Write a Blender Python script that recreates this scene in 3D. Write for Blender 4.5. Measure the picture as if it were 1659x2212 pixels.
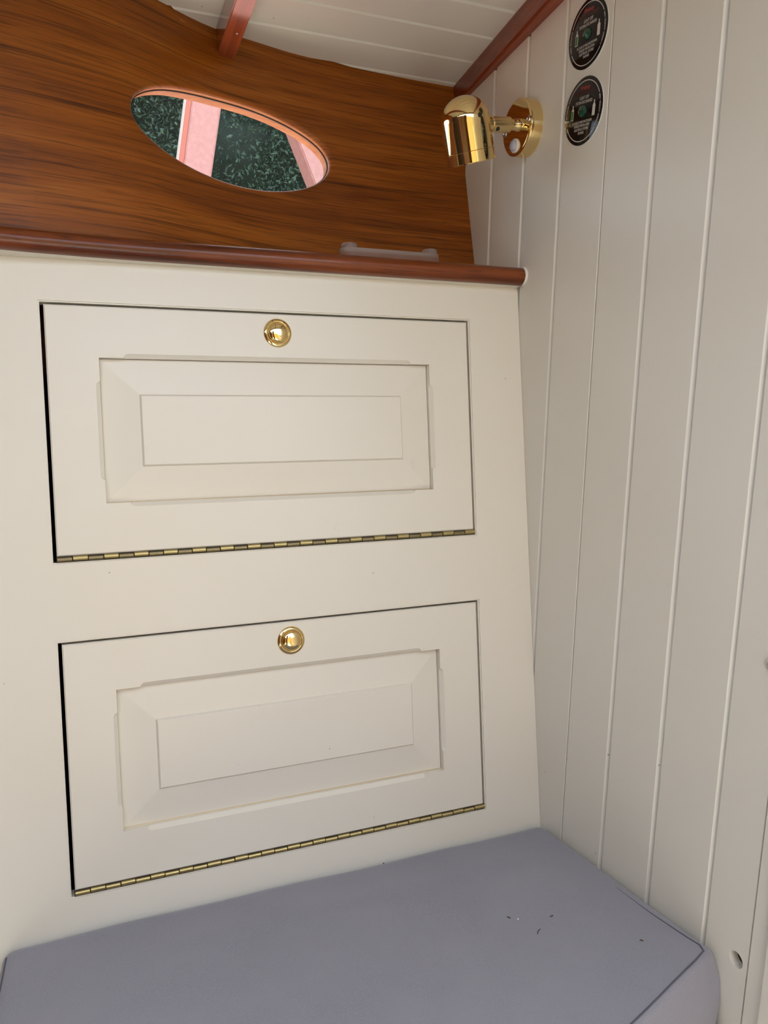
import bpy, bmesh, math, random
from mathutils import Vector, Matrix
random.seed(7)
for o in list(bpy.data.objects): bpy.data.objects.remove(o)
SC = bpy.context.scene
COL = SC.collection

# ------------------------------------------------------------------ camera
CAM = Vector((0.021007, -0.980958, -0.222416))
RGT = Vector((0.927622, -0.371454, -0.039235))
DWN = Vector((-0.049953, -0.019272, -0.998566))
FWD = Vector((0.370165, 0.928251, -0.036433))
cd = bpy.data.cameras.new('camera')
cam = bpy.data.objects.new('camera', cd); COL.objects.link(cam)
cam.matrix_world = Matrix(((RGT.x, -DWN.x, -FWD.x, CAM.x), (RGT.y, -DWN.y, -FWD.y, CAM.y), (RGT.z, -DWN.z, -FWD.z, CAM.z), (0, 0, 0, 1)))
cd.sensor_fit = 'HORIZONTAL'; cd.sensor_width = 24.0; cd.lens = 24.0 * 1699.1 / 1659.0
cd.clip_start = 0.01; cd.clip_end = 200
SC.camera = cam

# ------------------------------------------------------------------ light
W = bpy.data.worlds.new('sky'); SC.world = W; W.use_nodes = True
bg = W.node_tree.nodes['Background']
bg.inputs[0].default_value = (0.87, 0.96, 1.10, 1); bg.inputs[1].default_value = 1.1
sd = bpy.data.lights.new('sun', 'SUN'); sd.energy = 5.0; sd.angle = math.radians(1.5); sd.color = (1.0, 0.92, 0.78)
sun = bpy.data.objects.new('sun', sd); COL.objects.link(sun)
sun.rotation_euler = Vector((-0.22, -0.24, -0.94)).to_track_quat('-Z', 'Y').to_euler()
SC.view_settings.view_transform = 'Standard'; SC.view_settings.look = 'None'
SC.view_settings.gamma = 1.0; SC.view_settings.use_curve_mapping = False
SC.view_settings.exposure = 1.5

# ------------------------------------------------------------------ materials
def lin(r, g, b):
    f = lambda c: ((c / 255 + 0.055) / 1.055) ** 2.4 if c > 10 else c / 255 / 12.92
    return (f(r), f(g), f(b), 1)
class NT:
    def __init__(s, name):
        s.m = bpy.data.materials.new(name); s.m.use_nodes = True; s.t = s.m.node_tree
        s.b = s.t.nodes['Principled BSDF']; s.o = s.t.nodes['Material Output']
    def n(s, typ, **kw):
        nd = s.t.nodes.new(typ)
        for k, v in kw.items():
            if k in nd.inputs: nd.inputs[k].default_value = v
            else: setattr(nd, k, v)
        return nd
    def l(s, a, b): s.t.links.new(a, b)
    def coord(s, scale, rot=(0, 0, 0), which='Object'):
        tc = s.n('ShaderNodeTexCoord'); mp = s.n('ShaderNodeMapping')
        mp.inputs['Scale'].default_value = scale; mp.inputs['Rotation'].default_value = rot
        s.l(tc.outputs[which], mp.inputs['Vector']); return mp.outputs['Vector']
    def noise(s, vec, scale=1, detail=4, rough=0.5, dist=0):
        nd = s.n('ShaderNodeTexNoise'); nd.inputs['Scale'].default_value = scale; nd.inputs['Detail'].default_value = detail
        nd.inputs['Roughness'].default_value = rough; nd.inputs['Distortion'].default_value = dist
        s.l(vec, nd.inputs['Vector']); return nd.outputs['Fac']
    def ramp(s, fac, stops):
        nd = s.n('ShaderNodeValToRGB'); cr = nd.color_ramp
        while len(cr.elements) < len(stops): cr.elements.new(0.5)
        for e, (p, c) in zip(cr.elements, stops): e.position = p; e.color = c
        s.l(fac, nd.inputs['Fac']); return nd.outputs['Color']
    def mix(s, fac, a, b, mode='MIX'):
        nd = s.n('ShaderNodeMix'); nd.data_type = 'RGBA'; nd.blend_type = mode
        if isinstance(fac, float): nd.inputs[0].default_value = fac
        else: s.l(fac, nd.inputs[0])
        for i, v in ((6, a), (7, b)):
            if isinstance(v, tuple): nd.inputs[i].default_value = v
            else: s.l(v, nd.inputs[i])
        return nd.outputs[2]
    def bump(s, h, strength=0.2, dist=0.001):
        nd = s.n('ShaderNodeBump'); nd.inputs['Strength'].default_value = strength; nd.inputs['Distance'].default_value = dist
        s.l(h, nd.inputs['Height']); s.l(nd.outputs['Normal'], s.b.inputs['Normal'])

def paint(name, col, rough=0.28, grime=0.5):
    k = NT(name)
    v = k.coord((1, 1, 1))
    # sparse dark specks and a faint uneven yellowing of the old paint
    vo = k.n('ShaderNodeTexVoronoi'); vo.inputs['Scale'].default_value = 42; k.l(v, vo.inputs['Vector'])
    big = k.noise(v, 23, 2)
    thr = k.n('ShaderNodeMath', operation='MULTIPLY'); k.l(big, thr.inputs[0]); thr.inputs[1].default_value = 0.05
    sp = k.n('ShaderNodeMath', operation='SUBTRACT'); k.l(vo.outputs['Distance'], sp.inputs[0]); k.l(thr.outputs[0], sp.inputs[1])
    sc = k.ramp(sp.outputs[0], [(0.012, (1, 1, 1, 1)), (0.02, (0, 0, 0, 1))])
    sepc = k.n('ShaderNodeSeparateColor'); k.l(vo.outputs['Color'], sepc.inputs[0])
    gate = k.n('ShaderNodeMath', operation='GREATER_THAN'); k.l(sepc.outputs[0], gate.inputs[0]); gate.inputs[1].default_value = 0.86
    m1 = k.n('ShaderNodeMath', operation='MULTIPLY'); k.l(sc, m1.inputs[0]); k.l(gate.outputs[0], m1.inputs[1])
    m2 = k.n('ShaderNodeMath', operation='MULTIPLY'); k.l(m1.outputs[0], m2.inputs[0]); m2.inputs[1].default_value = grime
    y = k.noise(v, 2.2, 3)
    dk = tuple(c * f for c, f in zip(col[:3], (0.97, 0.955, 0.92))) + (1,)
    base = k.mix(k.ramp(y, [(0.35, (0, 0, 0, 1)), (0.7, (1, 1, 1, 1))]), col, dk)
    # faint scuffs rubbed along the boards
    sv = k.coord((1, 1, 0.45)); scf = k.ramp(k.noise(sv, 26, 6, 0.7), [(0.70, (0, 0, 0, 1)), (0.77, (1, 1, 1, 1))])
    m3 = k.n('ShaderNodeMath', operation='MULTIPLY'); k.l(scf, m3.inputs[0]); m3.inputs[1].default_value = 0.4 * grime
    base = k.mix(m3.outputs[0], base, lin(120, 108, 92))
    k.l(k.mix(m2.outputs[0], base, lin(70, 60, 50)), k.b.inputs['Base Color'])
    k.b.inputs['Roughness'].default_value = rough
    k.bump(k.noise(v, 35, 3), 0.05, 0.002)
    return k.m
def wood(name, dark, mid, light, axis='X', rough=0.3, gscale=1.0, coat=0.3, streak=0.6, veneer=False):
    k = NT(name)
    ln, cr = 1.3 * gscale, 26 * gscale
    sc = {'X': (ln, cr, cr), 'Y': (cr, ln, cr), 'Z': (cr, cr, ln)}[axis]
    vn = lambda t: (t[0], 0.0, t[2]) if veneer else t   # a veneer's figure follows its sheet, not its depth
    v = k.coord(vn(sc)); n1 = k.noise(v, 1.0, 6, 0.62, 0.9)
    c1 = k.ramp(n1, [(0.28, dark), (0.5, mid), (0.74, light)])
    f = {'X': (8, 400, 400), 'Y': (400, 4.5, 400), 'Z': (400, 400, 4.5)}[axis]
    n2 = k.noise(k.coord(vn(tuple(a * gscale for a in f))), 1.0, 3, 0.6)
    pore = k.ramp(n2, [(0.5, (0, 0, 0, 1)), (0.64, (1, 1, 1, 1))])
    g = {'X': (0.9, 95, 95), 'Y': (95, 0.9, 95), 'Z': (95, 95, 0.9)}[axis]
    n3 = k.noise(k.coord(vn(tuple(a * gscale for a in g))), 1.0, 4, 0.7, 0.6)
    line = k.ramp(n3, [(0.55, (0, 0, 0, 1)), (0.66, (1, 1, 1, 1))])
    mm = k.n('ShaderNodeMath', operation='MULTIPLY'); k.l(pore, mm.inputs[0]); mm.inputs[1].default_value = 0.42 * streak
    ml = k.n('ShaderNodeMath', operation='MULTIPLY'); k.l(line, ml.inputs[0]); ml.inputs[1].default_value = 0.6 * streak
    dd = tuple(c * 0.28 for c in dark[:3]) + (1,)
    k.l(k.mix(ml.outputs[0], k.mix(mm.outputs[0], c1, dd), dd), k.b.inputs['Base Color'])
    k.b.inputs['Roughness'].default_value = rough
    k.b.inputs['Coat Weight'].default_value = coat; k.b.inputs['Coat Roughness'].default_value = 0.12
    k.b.inputs['Specular IOR Level'].default_value = 0.3
    k.bump(n2, 0.12, 0.0006)
    return k.m
def plain(name, col, rough=0.5, metal=0.0, **kw):
    k = NT(name); k.b.inputs['Base Color'].default_value = col; k.b.inputs['Roughness'].default_value = rough
    k.b.inputs['Metallic'].default_value = metal
    for a, v in kw.items(): k.b.inputs[a.replace('_', ' ')].default_value = v
    return k.m
def metal(name, col, rough, var=0.05):
    k = NT(name); v = k.coord((1, 1, 1)); n = k.noise(v, 160, 3)
    mr = k.n('ShaderNodeMapRange'); k.l(n, mr.inputs[0]); mr.inputs[3].default_value = rough; mr.inputs[4].default_value = rough + var
    k.l(mr.outputs[0], k.b.inputs['Roughness'])
    k.b.inputs['Base Color'].default_value = col; k.b.inputs['Metallic'].default_value = 1.0
    return k.m
M = {}
M['white'] = paint('off_white_gloss_paint', (0.80, 0.757, 0.665, 1), 0.3)
M['wall'] = paint('off_white_wall_paint', (0.80, 0.77, 0.70, 1), 0.33, 0.6)
M['ceil'] = paint('off_white_deckhead_paint', (0.79, 0.79, 0.745, 1), 0.45, 0.7)
M['dark'] = plain('dark_joint', (0.03, 0.022, 0.015, 1), 0.9)
M['teak'] = wood('teak_veneer', lin(106, 53, 8), lin(142, 77, 15), lin(170, 101, 29), 'X', 0.42, 1.2, 0.03, 1.25, True)
M['mahx'] = wood('varnished_mahogany_nosing', lin(84, 36, 12), lin(120, 56, 20), lin(146, 76, 32), 'X', 0.3, 1.8, 0.3, 1.1)
M['mahy'] = wood('varnished_mahogany_beam', lin(104, 44, 26), lin(134, 60, 36), lin(156, 78, 50), 'Y', 0.25, 1.8, 0.55, 0.5)
M['mahb'] = wood('glossy_mahogany_beam', lin(118, 52, 30), lin(150, 72, 44), lin(172, 92, 60), 'Y', 0.22, 1.8, 1.0, 0.45)  # paler than the carlin's mahogany: sheen from the bright floor put into colour
M['mahz'] = wood('varnished_mahogany_post', lin(130, 60, 28), lin(170, 84, 38), lin(190, 100, 50), 'Z', 0.3, 1.2, 0.3, 0.5)
M['reveal'] = wood('pale_cut_teak', lin(168, 112, 76), lin(192, 134, 94), lin(210, 154, 112), 'X', 0.45, 2.0, 0.1, 0.4)
M['brass'] = metal('polished_brass', (0.84, 0.65, 0.32, 1), 0.04, 0.03)
M['brassb'] = metal('brushed_brass', (0.78, 0.6, 0.3, 1), 0.22, 0.08)
M['brassh'] = metal('worn_hinge_brass', (0.50, 0.41, 0.19, 1), 0.26, 0.25)
M['brassd'] = metal('darkened_hinge_brass', (0.27, 0.22, 0.12, 1), 0.3, 0.25)  # darker brass copy: alternate knuckles' dimmer reflections put into the colour
M['chrome'] = metal('steel_screw', (0.6, 0.58, 0.55, 1), 0.2)
M['switchb'] = plain('lavender_grey_switch_plastic', (0.5, 0.5, 0.58, 1), 0.3)
M['switch'] = plain('white_switch_plastic', (0.78, 0.78, 0.82, 1), 0.3)
M['black'] = plain('black_print', (0.010, 0.009, 0.010, 1), 0.1, Specular_IOR_Level=0.3)
M['ink'] = plain('white_print', (0.55, 0.53, 0.5, 1), 0.4)
M['inkw'] = plain('silver_print', (0.72, 0.69, 0.65, 1), 0.35)
M['inkr'] = plain('red_print', (0.30, 0.03, 0.025, 1), 0.4)
M['inkr2'] = plain('dark_red_print', (0.07, 0.014, 0.014, 1), 0.4)
M['inkg'] = plain('green_print', (0.02, 0.16, 0.03, 1), 0.4)
M['jewel'] = plain('green_lens', (0.0, 0.055, 0.032, 1), 0.08, Coat_Weight=0.8)
M['rim'] = plain('clear_label_edge', (0.7, 0.72, 0.68, 1), 0.25)
M['acryl'] = plain('frosted_acrylic', (0.9, 0.88, 0.9, 1), 0.3, Transmission_Weight=0.94, IOR=1.3)
M['seal'] = plain('black_glazing_seal', (0.02, 0.015, 0.012, 1), 0.5)
M['oldcaulk'] = plain('yellowed_sealant', (0.80, 0.66, 0.44, 1), 0.5)
M['caulk'] = plain('white_sealant', (0.82, 0.8, 0.74, 1), 0.4)
M['lens'] = plain('dark_lamp_lens', (0.05, 0.045, 0.04, 1), 0.15)
M['twig'] = plain('brown_twig', (0.09, 0.035, 0.02, 1), 0.8)
M['crumb'] = plain('white_crumb', (0.8, 0.8, 0.78, 1), 0.7)
M['holewood'] = wood('bare_wood_in_hole', lin(40, 28, 16), lin(66, 48, 28), lin(90, 68, 42), 'Z', 0.8, 3, 0)
M['sole'] = plain('pale_grey_sole_paint', (0.70, 0.72, 0.71, 1), 0.5)
M['greyp'] = plain('grey_green_side_paint', (0.33, 0.35, 0.33, 1), 0.5)
M['darkwood'] = wood('dark_stained_wood', lin(34, 18, 10), lin(48, 26, 14), lin(60, 34, 18), 'Z', 0.4, 1.0, 0.1, 0.4)
M['ply'] = wood('pale_ply', lin(196, 158, 108), lin(212, 176, 126), lin(220, 188, 140), 'Z', 0.5, 1.0, 0.0, 0.3)
M['floorw'] = wood('cabin_sole_wood', lin(130, 76, 40), lin(160, 100, 58), lin(180, 120, 74), 'Y', 0.4, 0.8, 0.2)
def m_cushion():
    k = NT('grey_woven_upholstery'); v = k.coord((1, 1, 1))
    a = k.noise(v, 9, 5, 0.65); f = k.noise(v, 900, 2)
    c = k.mix(k.ramp(a, [(0.35, (0, 0, 0, 1)), (0.68, (1, 1, 1, 1))]), (0.228, 0.225, 0.268, 1), (0.275, 0.267, 0.306, 1))
    c = k.mix(k.ramp(f, [(0.35, (0, 0, 0, 1)), (0.65, (1, 1, 1, 1))]), c, (0.29, 0.283, 0.325, 1))
    k.l(c, k.b.inputs['Base Color']); k.b.inputs['Roughness'].default_value = 0.9
    k.b.inputs['Sheen Weight'].default_value = 0.25; k.b.inputs['Specular IOR Level'].default_value = 0.2
    k.bump(f, 0.25, 0.0006); return k.m
M['cushion'] = m_cushion()
M['seam'] = plain('dark_grey_seam', (0.10, 0.10, 0.125, 1), 0.9)
def m_glass():
    k = NT('window_glass'); tr = k.n('ShaderNodeBsdfTransparent'); gl = k.n('ShaderNodeBsdfGlossy'); mx = k.n('ShaderNodeMixShader')
    tr.inputs[0].default_value = (0.9, 0.95, 0.94, 1); gl.inputs['Roughness'].default_value = 0.02
    mx.inputs[0].default_value = 0.045
    k.l(tr.outputs[0], mx.inputs[1]); k.l(gl.outputs[0], mx.inputs[2]); k.l(mx.outputs[0], k.o.inputs['Surface']); return k.m
M['glass'] = m_glass()
def m_leaf():
    k = NT('hedge_leaf'); v = k.coord((1, 1, 1)); n = k.noise(v, 3.2, 4, 0.6); n2 = k.noise(v, 30, 2)
    c = k.ramp(n, [(0.3, (0.012, 0.026, 0.018, 1)), (0.5, (0.03, 0.068, 0.044, 1)), (0.72, (0.06, 0.125, 0.06, 1))])
    c2 = k.ramp(n2, [(0.62, (0, 0, 0, 1)), (0.75, (1, 1, 1, 1))])
    k.l(k.mix(c2, c, (0.12, 0.2, 0.06, 1)), k.b.inputs['Base Color']); k.b.inputs['Roughness'].default_value = 0.5; return k.m
M['leaf'] = m_leaf()
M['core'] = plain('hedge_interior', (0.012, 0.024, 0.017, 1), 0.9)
def m_salmon():
    k = NT('salmon_painted_timber'); v = k.coord((1, 1, 1)); n = k.noise(v, 60, 5, 0.7)
    k.l(k.ramp(n, [(0.3, lin(178, 124, 118)), (0.6, lin(190, 138, 132)), (0.8, lin(200, 152, 146))]), k.b.inputs['Base Color']); k.b.inputs['Roughness'].default_value = 0.6; return k.m
M['salmon'] = m_salmon()
M['salmond'] = plain('dark_side_salmon', lin(186, 104, 86), 0.55)
M['salmonw'] = plain('pale_edge_paint', lin(206, 186, 178), 0.55)  # pale strip along the post's left edge
def m_ground():
    k = NT('rough_grass'); v = k.coord((1, 1, 1)); n = k.noise(v, 4, 6, 0.7)
    k.l(k.ramp(n, [(0.3, (0.04, 0.06, 0.02, 1)), (0.7, (0.12, 0.13, 0.06, 1))]), k.b.inputs['Base Color']); k.b.inputs['Roughness'].default_value = 0.9; return k.m
M['ground'] = m_ground()

# ------------------------------------------------------------------ helpers
def tag(o, label=None, cat=None, group=None, kind=None):
    if label: o['label'] = label
    if cat: o['category'] = cat
    if group: o['group'] = group
    if kind: o['kind'] = kind
    return o
def empty(name, loc):
    o = bpy.data.objects.new(name, None); COL.objects.link(o); o.location = loc; o.empty_display_size = 0.05
    return o
ORG = {}
def origin(o):
    p = Vector((0, 0, 0))
    while o: p += o.location; o = o.parent
    return p
def put(name, bm, mat, parent=None, smooth=False, loc=None, auto=None):
    """link a bmesh given in world coordinates as one mesh object"""
    base = origin(parent)
    lo = Vector(loc) if loc is not None else (base if parent else Vector((0, 0, 0)))
    bmesh.ops.recalc_face_normals(bm, faces=bm.faces[:])
    bmesh.ops.translate(bm, verts=bm.verts[:], vec=-lo)
    me = bpy.data.meshes.new(name); bm.to_mesh(me); bm.free()
    mats = mat if isinstance(mat, (list, tuple)) else [mat]
    for m in mats: me.materials.append(M[m])
    if smooth:
        for p in me.polygons: p.use_smooth = True
        if auto is not None: me.set_sharp_from_angle(angle=math.radians(auto))
    o = bpy.data.objects.new(name, me); COL.objects.link(o)
    if parent: o.parent = parent
    o.location = lo - base
    return o
def struct(o): o['kind'] = 'structure'; return o
def box(bm, a, b, bev=0.0, seg=2):
    r = bmesh.ops.create_cube(bm, size=1)
    vs = r['verts']
    for v in vs: v.co = Vector([a[i] + (v.co[i] + 0.5) * (b[i] - a[i]) for i in range(3)])
    if bev > 0:
        es = list({e for v in vs for e in v.link_edges})
        bmesh.ops.bevel(bm, geom=es, offset=bev, segments=seg, profile=0.5, affect='EDGES')
    return bm
def hexa(bm, pts):
    """8 points: bottom 4, top 4"""
    v = [bm.verts.new(p) for p in pts]
    for f in ((3, 2, 1, 0), (4, 5, 6, 7), (0, 1, 5, 4), (1, 2, 6, 5), (2, 3, 7, 6), (3, 0, 4, 7)): bm.faces.new([v[i] for i in f])
def lathe(bm, prof, origin_, axis, seg=32, cap=True):
    """prof: list of (radius, height along axis)"""
    ax = Vector(axis).normalized(); t = ax.orthogonal().normalized(); s = ax.cross(t); O = Vector(origin_)
    rings = []
    for r, h in prof:
        if r < 1e-7: rings.append([bm.verts.new(O + ax * h)])
        else: rings.append([bm.verts.new(O + ax * h + (t * math.cos(a) + s * math.sin(a)) * r) for a in [2 * math.pi * i / seg for i in range(seg)]])
    for A_, B_ in zip(rings, rings[1:]):
        for i in range(seg):
            j = (i + 1) % seg
            if len(A_) == 1 and len(B_) == 1: continue
            if len(A_) == 1: bm.faces.new([A_[0], B_[i], B_[j]])
            elif len(B_) == 1: bm.faces.new([A_[i], A_[j], B_[0]])
            else: bm.faces.new([A_[i], A_[j], B_[j], B_[i]])
    if cap:
        for R in (rings[0], rings[-1]):
            if len(R) > 1: bm.faces.new(R)
    return bm
def tube(bm, pts, r, seg=8):
    pts = [Vector(p) for p in pts]; rings = []
    for i, p in enumerate(pts):
        d = (pts[min(i + 1, len(pts) - 1)] - pts[max(i - 1, 0)]).normalized()
        t = d.cross(Vector((0.13, 0.21, 0.97))).normalized(); s = d.cross(t)
        rr = r[i] if isinstance(r, (list, tuple)) else r
        rings.append([bm.verts.new(p + (t * math.cos(a) + s * math.sin(a)) * rr) for a in [2 * math.pi * k / seg for k in range(seg)]])
    for A_, B_ in zip(rings, rings[1:]):
        for k in range(seg): bm.faces.new([A_[k], A_[(k + 1) % seg], B_[(k + 1) % seg], B_[k]])
    bm.faces.new(rings[0]); bm.faces.new(rings[-1])
def extrude_profile(bm, prof, place, ts, closed=True, caps=True):
    """sweep profile points (a,b) through place(t,a,b)"""
    rings = [[bm.verts.new(place(t, a, b)) for a, b in prof] for t in ts]
    n = len(prof)
    for A_, B_ in zip(rings, rings[1:]):
        for k in range(n if closed else n - 1):
            bm.faces.new([A_[k], A_[(k + 1) % n], B_[(k + 1) % n], B_[k]])
    if caps: bm.faces.new(rings[0]); bm.faces.new(rings[-1])
def NB(): return bmesh.new()
def interp(x, xs, ys):
    if x <= xs[0]: return ys[0]
    for i in range(len(xs) - 1):
        if x <= xs[i + 1]:
            # Catmull-Rom style smooth interpolation
            x0, x1 = xs[i], xs[i + 1]; y0, y1 = ys[i], ys[i + 1]; t = (x - x0) / (x1 - x0)
            m0 = (ys[i + 1] - ys[i - 1]) / (xs[i + 1] - xs[i - 1]) if i > 0 else (y1 - y0) / (x1 - x0)
            m1 = (ys[i + 2] - ys[i]) / (xs[i + 2] - xs[i]) if i + 2 < len(xs) else (y1 - y0) / (x1 - x0)
            h = x1 - x0
            return (2*t**3 - 3*t**2 + 1)*y0 + (t**3 - 2*t**2 + t)*h*m0 + (-2*t**3 + 3*t**2)*y1 + (t**3 - t**2)*h*m1
    return ys[-1]

# planked side wall frame: u runs towards the camera across the planks, v down along them, h off the wall into the cabin
WA = Vector((0.632334, 0, 0)); WU = Vector((0.00053, -0.985738, -0.168286)); WV = Vector((0.011117, 0.168282, -0.985676)); WN = Vector((-0.999938, 0.001349, -0.011047))
def wp(u, v, h=0.0): return WA + WU * u + WV * v + WN * h
def v_at(u, z): return (z - WU.z * u) / WV.z
def wall_x(z): return 0.632334 - 0.01128 * z
ZC = 0.405       # deckhead
YR = -0.82       # after edge of the cabin roof
ZF = -1.25       # cabin sole

# curved teak bulkhead surface
XT = [-1.0, -.5, -.3, -.1, 0, .1, .157, .195, .238, .295, .359, .448, .542, .623, .7]
YT = [-.27, -.14, -.085, -.03, .0, .04, .071, .093, .112, .126, .140, .149, .155, .157, .158]
XB = [-1.0, -.5, -.1, 0, .12, .2, .3, .45, .62, .7]
YB = [-.03, -.02, -.005, .0, .02, .05, .087, .11, .119, .12]
def surf(x, z):
    a = interp(x, XT, YT); b = interp(x, XB, YB); return b + (a - b) * (z - .08) / .325

# ------------------------------------------------------------------ setting: side wall of raked planks
bm = NB()
hexa(bm, [wp(u, v_at(u, z), h) for z in (ZF, 0.42) for u, h in ((-0.30, -0.013), (0.75, -0.013), (0.75, -0.03), (-0.30, -0.03))])
wall_right = struct(put('wall_right', bm, 'dark'))
US = [-0.275, -0.1855, -0.0956, -0.0057, 0.0847, 0.1741, 0.2628, 0.3521, 0.4417, 0.4995]
def plank_section(u0, u1, cham):
    c = 0.0054 if cham else 0.0006
    e = 0.0020 if cham else 0.0010
    return [(u0 + 0.0008, -0.0022), (u0 + e, -0.0006), (u0 + e + 0.0012, 0.0), (u1 - c, 0.0), (u1 - 0.0002, -c * 1.05), (u1 - 0.0002, -0.0125), (u0 + 0.0008, -0.0125)]
HOLE = (0.4847, 0.6591, 0.0088)
for i in range(len(US) - 1):
    u0, u1 = US[i], US[i + 1]
    cham = i not in (4, 8)
    bm = NB()
    zt = 0.41
    if i == 8:
        # last plank, pierced by a plug hole
        va, vb = v_at(u0, zt), v_at(u0, ZF + 0.0)
        outer = [bm.verts.new(wp(u, v)) for u, v in ((u0 + 0.0015, va), (u1 - 0.0006, v_at(u1, zt)), (u1 - 0.0006, v_at(u1, ZF)), (u0 + 0.0015, vb))]
        inner = [bm.verts.new(wp(HOLE[0] + HOLE[2] * math.cos(a), HOLE[1] + HOLE[2] * math.sin(a))) for a in [2 * math.pi * k / 24 for k in range(24)]]
        oe = [bm.edges.new((outer[k], outer[(k + 1) % 4])) for k in range(4)]
        ie = [bm.edges.new((inner[k], inner[(k + 1) % 24])) for k in range(24)]
        bmesh.ops.triangle_fill(bm, edges=oe + ie, use_beauty=True)
        for L in (outer, inner):
            rim1 = [bm.verts.new(v.co + WN * -0.0125) for v in L]
            for k in range(len(L)): bm.faces.new([L[k], L[(k + 1) % len(L)], rim1[(k + 1) % len(L)], rim1[k]])
    else:
        extrude_profile(bm, plank_section(u0, u1, cham), lambda z, u, h: wp(u, v_at(u, z), h), (zt, ZF))
    pl = put('plank', bm, 'wall', wall_right)
bm = NB(); hexa(bm, [wp(HOLE[0] + a * .01, HOLE[1] + b * .01, h) for h in (-0.0125, -0.011) for a, b in ((-1, -1), (1, -1), (1, 1), (-1, 1))])
put('plug_recess', bm, 'holewood', wall_right)

# boards past the plank wall, at the right edge of the picture
bm = NB(); hexa(bm, [wp(u, v_at(u, z), h) for z in (ZF, 0.41) for u, h in ((0.5013, 0.001), (0.523, 0.001), (0.523, -0.0125), (0.5013, -0.0125))])
struct(put('trim_1', bm, 'wall'))
bm = NB(); hexa(bm, [wp(u, v_at(u, z), h) for z in (ZF, 0.41) for u, h in ((0.5235, 0.006), (0.62, 0.006), (0.62, -0.0125), (0.5235, -0.0125))])
struct(put('trim_2', bm, 'wall'))
bm = NB(); box(bm, (0.632, YR, ZF), (0.66, -0.5, 0.41))
struct(put('wall_right_aft', bm, 'wall'))

# ------------------------------------------------------------------ setting: deckhead of narrow boards
bm = NB(); box(bm, (-1.02, YR, ZC + 0.012), (0.66, 0.2, ZC + 0.04))
ceiling = struct(put('ceiling', bm, 'ceil'))
y = 0.2095; k = 0
while y > YR + 0.02:
    y1 = y - 0.0648; bm = NB()
    c = 0.0042
    prof = [(y - 0.0010, 0.0006), (y - 0.0018, 0.0), (y1 + c, 0.0), (y1 + 0.0002, c * 1.0), (y1 + 0.0002, 0.012), (y - 0.0010, 0.012)]
    extrude_profile(bm, prof, lambda x, a, b: Vector((x, a, ZC + b)), (-1.02, 0.632))
    put('board', bm, 'ceil', ceiling); y = y1

# ------------------------------------------------------------------ setting: curved teak bulkhead with an oval port
EC = (0.2581, 0.249); EA, EB = 0.1416, 0.0603
TH = 0.026
X0, X1, Z0, Z1 = -1.0, 0.632, 0.05, 0.412
def normal_at(x, z):
    e = 1e-3
    n = Vector((-(surf(x + e, z) - surf(x - e, z)) / (2 * e), 1, -(surf(x, z + e) - surf(x, z - e)) / (2 * e)))
    return n.normalized()
def bpt(x, z, d=0.0):
    """point on the bulkhead face, pushed d outboard"""
    return Vector((x, surf(x, z), z)) + normal_at(x, z) * d
bm = NB()
NS = 96
IX0, IX1, IZ0, IZ1 = 0.0, 0.5, 0.1, 0.395
def rect_hit(a):
    dx, dz = math.cos(a) * EA, math.sin(a) * EB
    t = 1e9
    if dx > 1e-9: t = min(t, (IX1 - EC[0]) / dx)
    if dx < -1e-9: t = min(t, (IX0 - EC[0]) / dx)
    if dz > 1e-9: t = min(t, (IZ1 - EC[1]) / dz)
    if dz < -1e-9: t = min(t, (IZ0 - EC[1]) / dz)
    return EC[0] + dx * t, EC[1] + dz * t
ANG = [2 * math.pi * i / NS for i in range(NS)]
for cx, cz in ((IX1, IZ1), (IX0, IZ1), (IX0, IZ0), (IX1, IZ0)):
    a = math.atan2((cz - EC[1]) / EB, (cx - EC[0]) / EA) % (2 * math.pi)
    j = min(range(NS), key=lambda q: abs(((ANG[q] - a + math.pi) % (2 * math.pi)) - math.pi)); ANG[j] = a
rings = []
prof = [(0.0, 1.0, TH), (0.0, 1.0, 0.006), (0.0012, 1.0, 0.0025), (0.0032, 1.0, 0.0008), (0.006, 1.0, 0.0)]   # extra radius, -, depth outboard
for ex, _, d in prof:
    rings.append([bm.verts.new(bpt(EC[0] + (EA + ex) * math.cos(a), EC[1] + (EB + ex) * math.sin(a), d)) for a in ANG])
st = [(EC[0] + (EA + .006) * math.cos(a), EC[1] + (EB + .006) * math.sin(a)) for a in ANG]
en = [rect_hit(a) for a in ANG]
for s_ in (0.15, 0.33, 0.55, 0.78, 1.0):
    rings.append([bm.verts.new(bpt(p[0] + (q[0] - p[0]) * s_, p[1] + (q[1] - p[1]) * s_)) for p, q in zip(st, en)])
nrev = 1
for ri, (A_, B_) in enumerate(zip(rings, rings[1:])):
    for i in range(NS):
        f = bm.faces.new([A_[i], A_[(i + 1) % NS], B_[(i + 1) % NS], B_[i]]); f.material_index = 1 if ri < nrev else 0
def patch(xs, zs):
    g = [[bm.verts.new(bpt(x, z)) for x in xs] for z in zs]
    for r in range(len(zs) - 1):
        for q in range(len(xs) - 1): bm.faces.new([g[r][q], g[r][q + 1], g[r + 1][q + 1], g[r + 1][q]])
fr = lambda a, b, n: [a + (b - a) * i / n for i in range(n + 1)]
patch(fr(X0, IX0, 24), fr(Z0, Z1, 8)); patch(fr(IX1, X1, 8), fr(Z0, Z1, 8))
patch(fr(IX0, IX1, 30), fr(Z0, IZ0, 2)); patch(fr(IX0, IX1, 30), fr(IZ1, Z1, 1))
bmesh.ops.remove_doubles(bm, verts=bm.verts[:], dist=1e-5)
wf = struct(put('wall_front', bm, ['teak', 'reveal'], smooth=True, auto=40))
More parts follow.
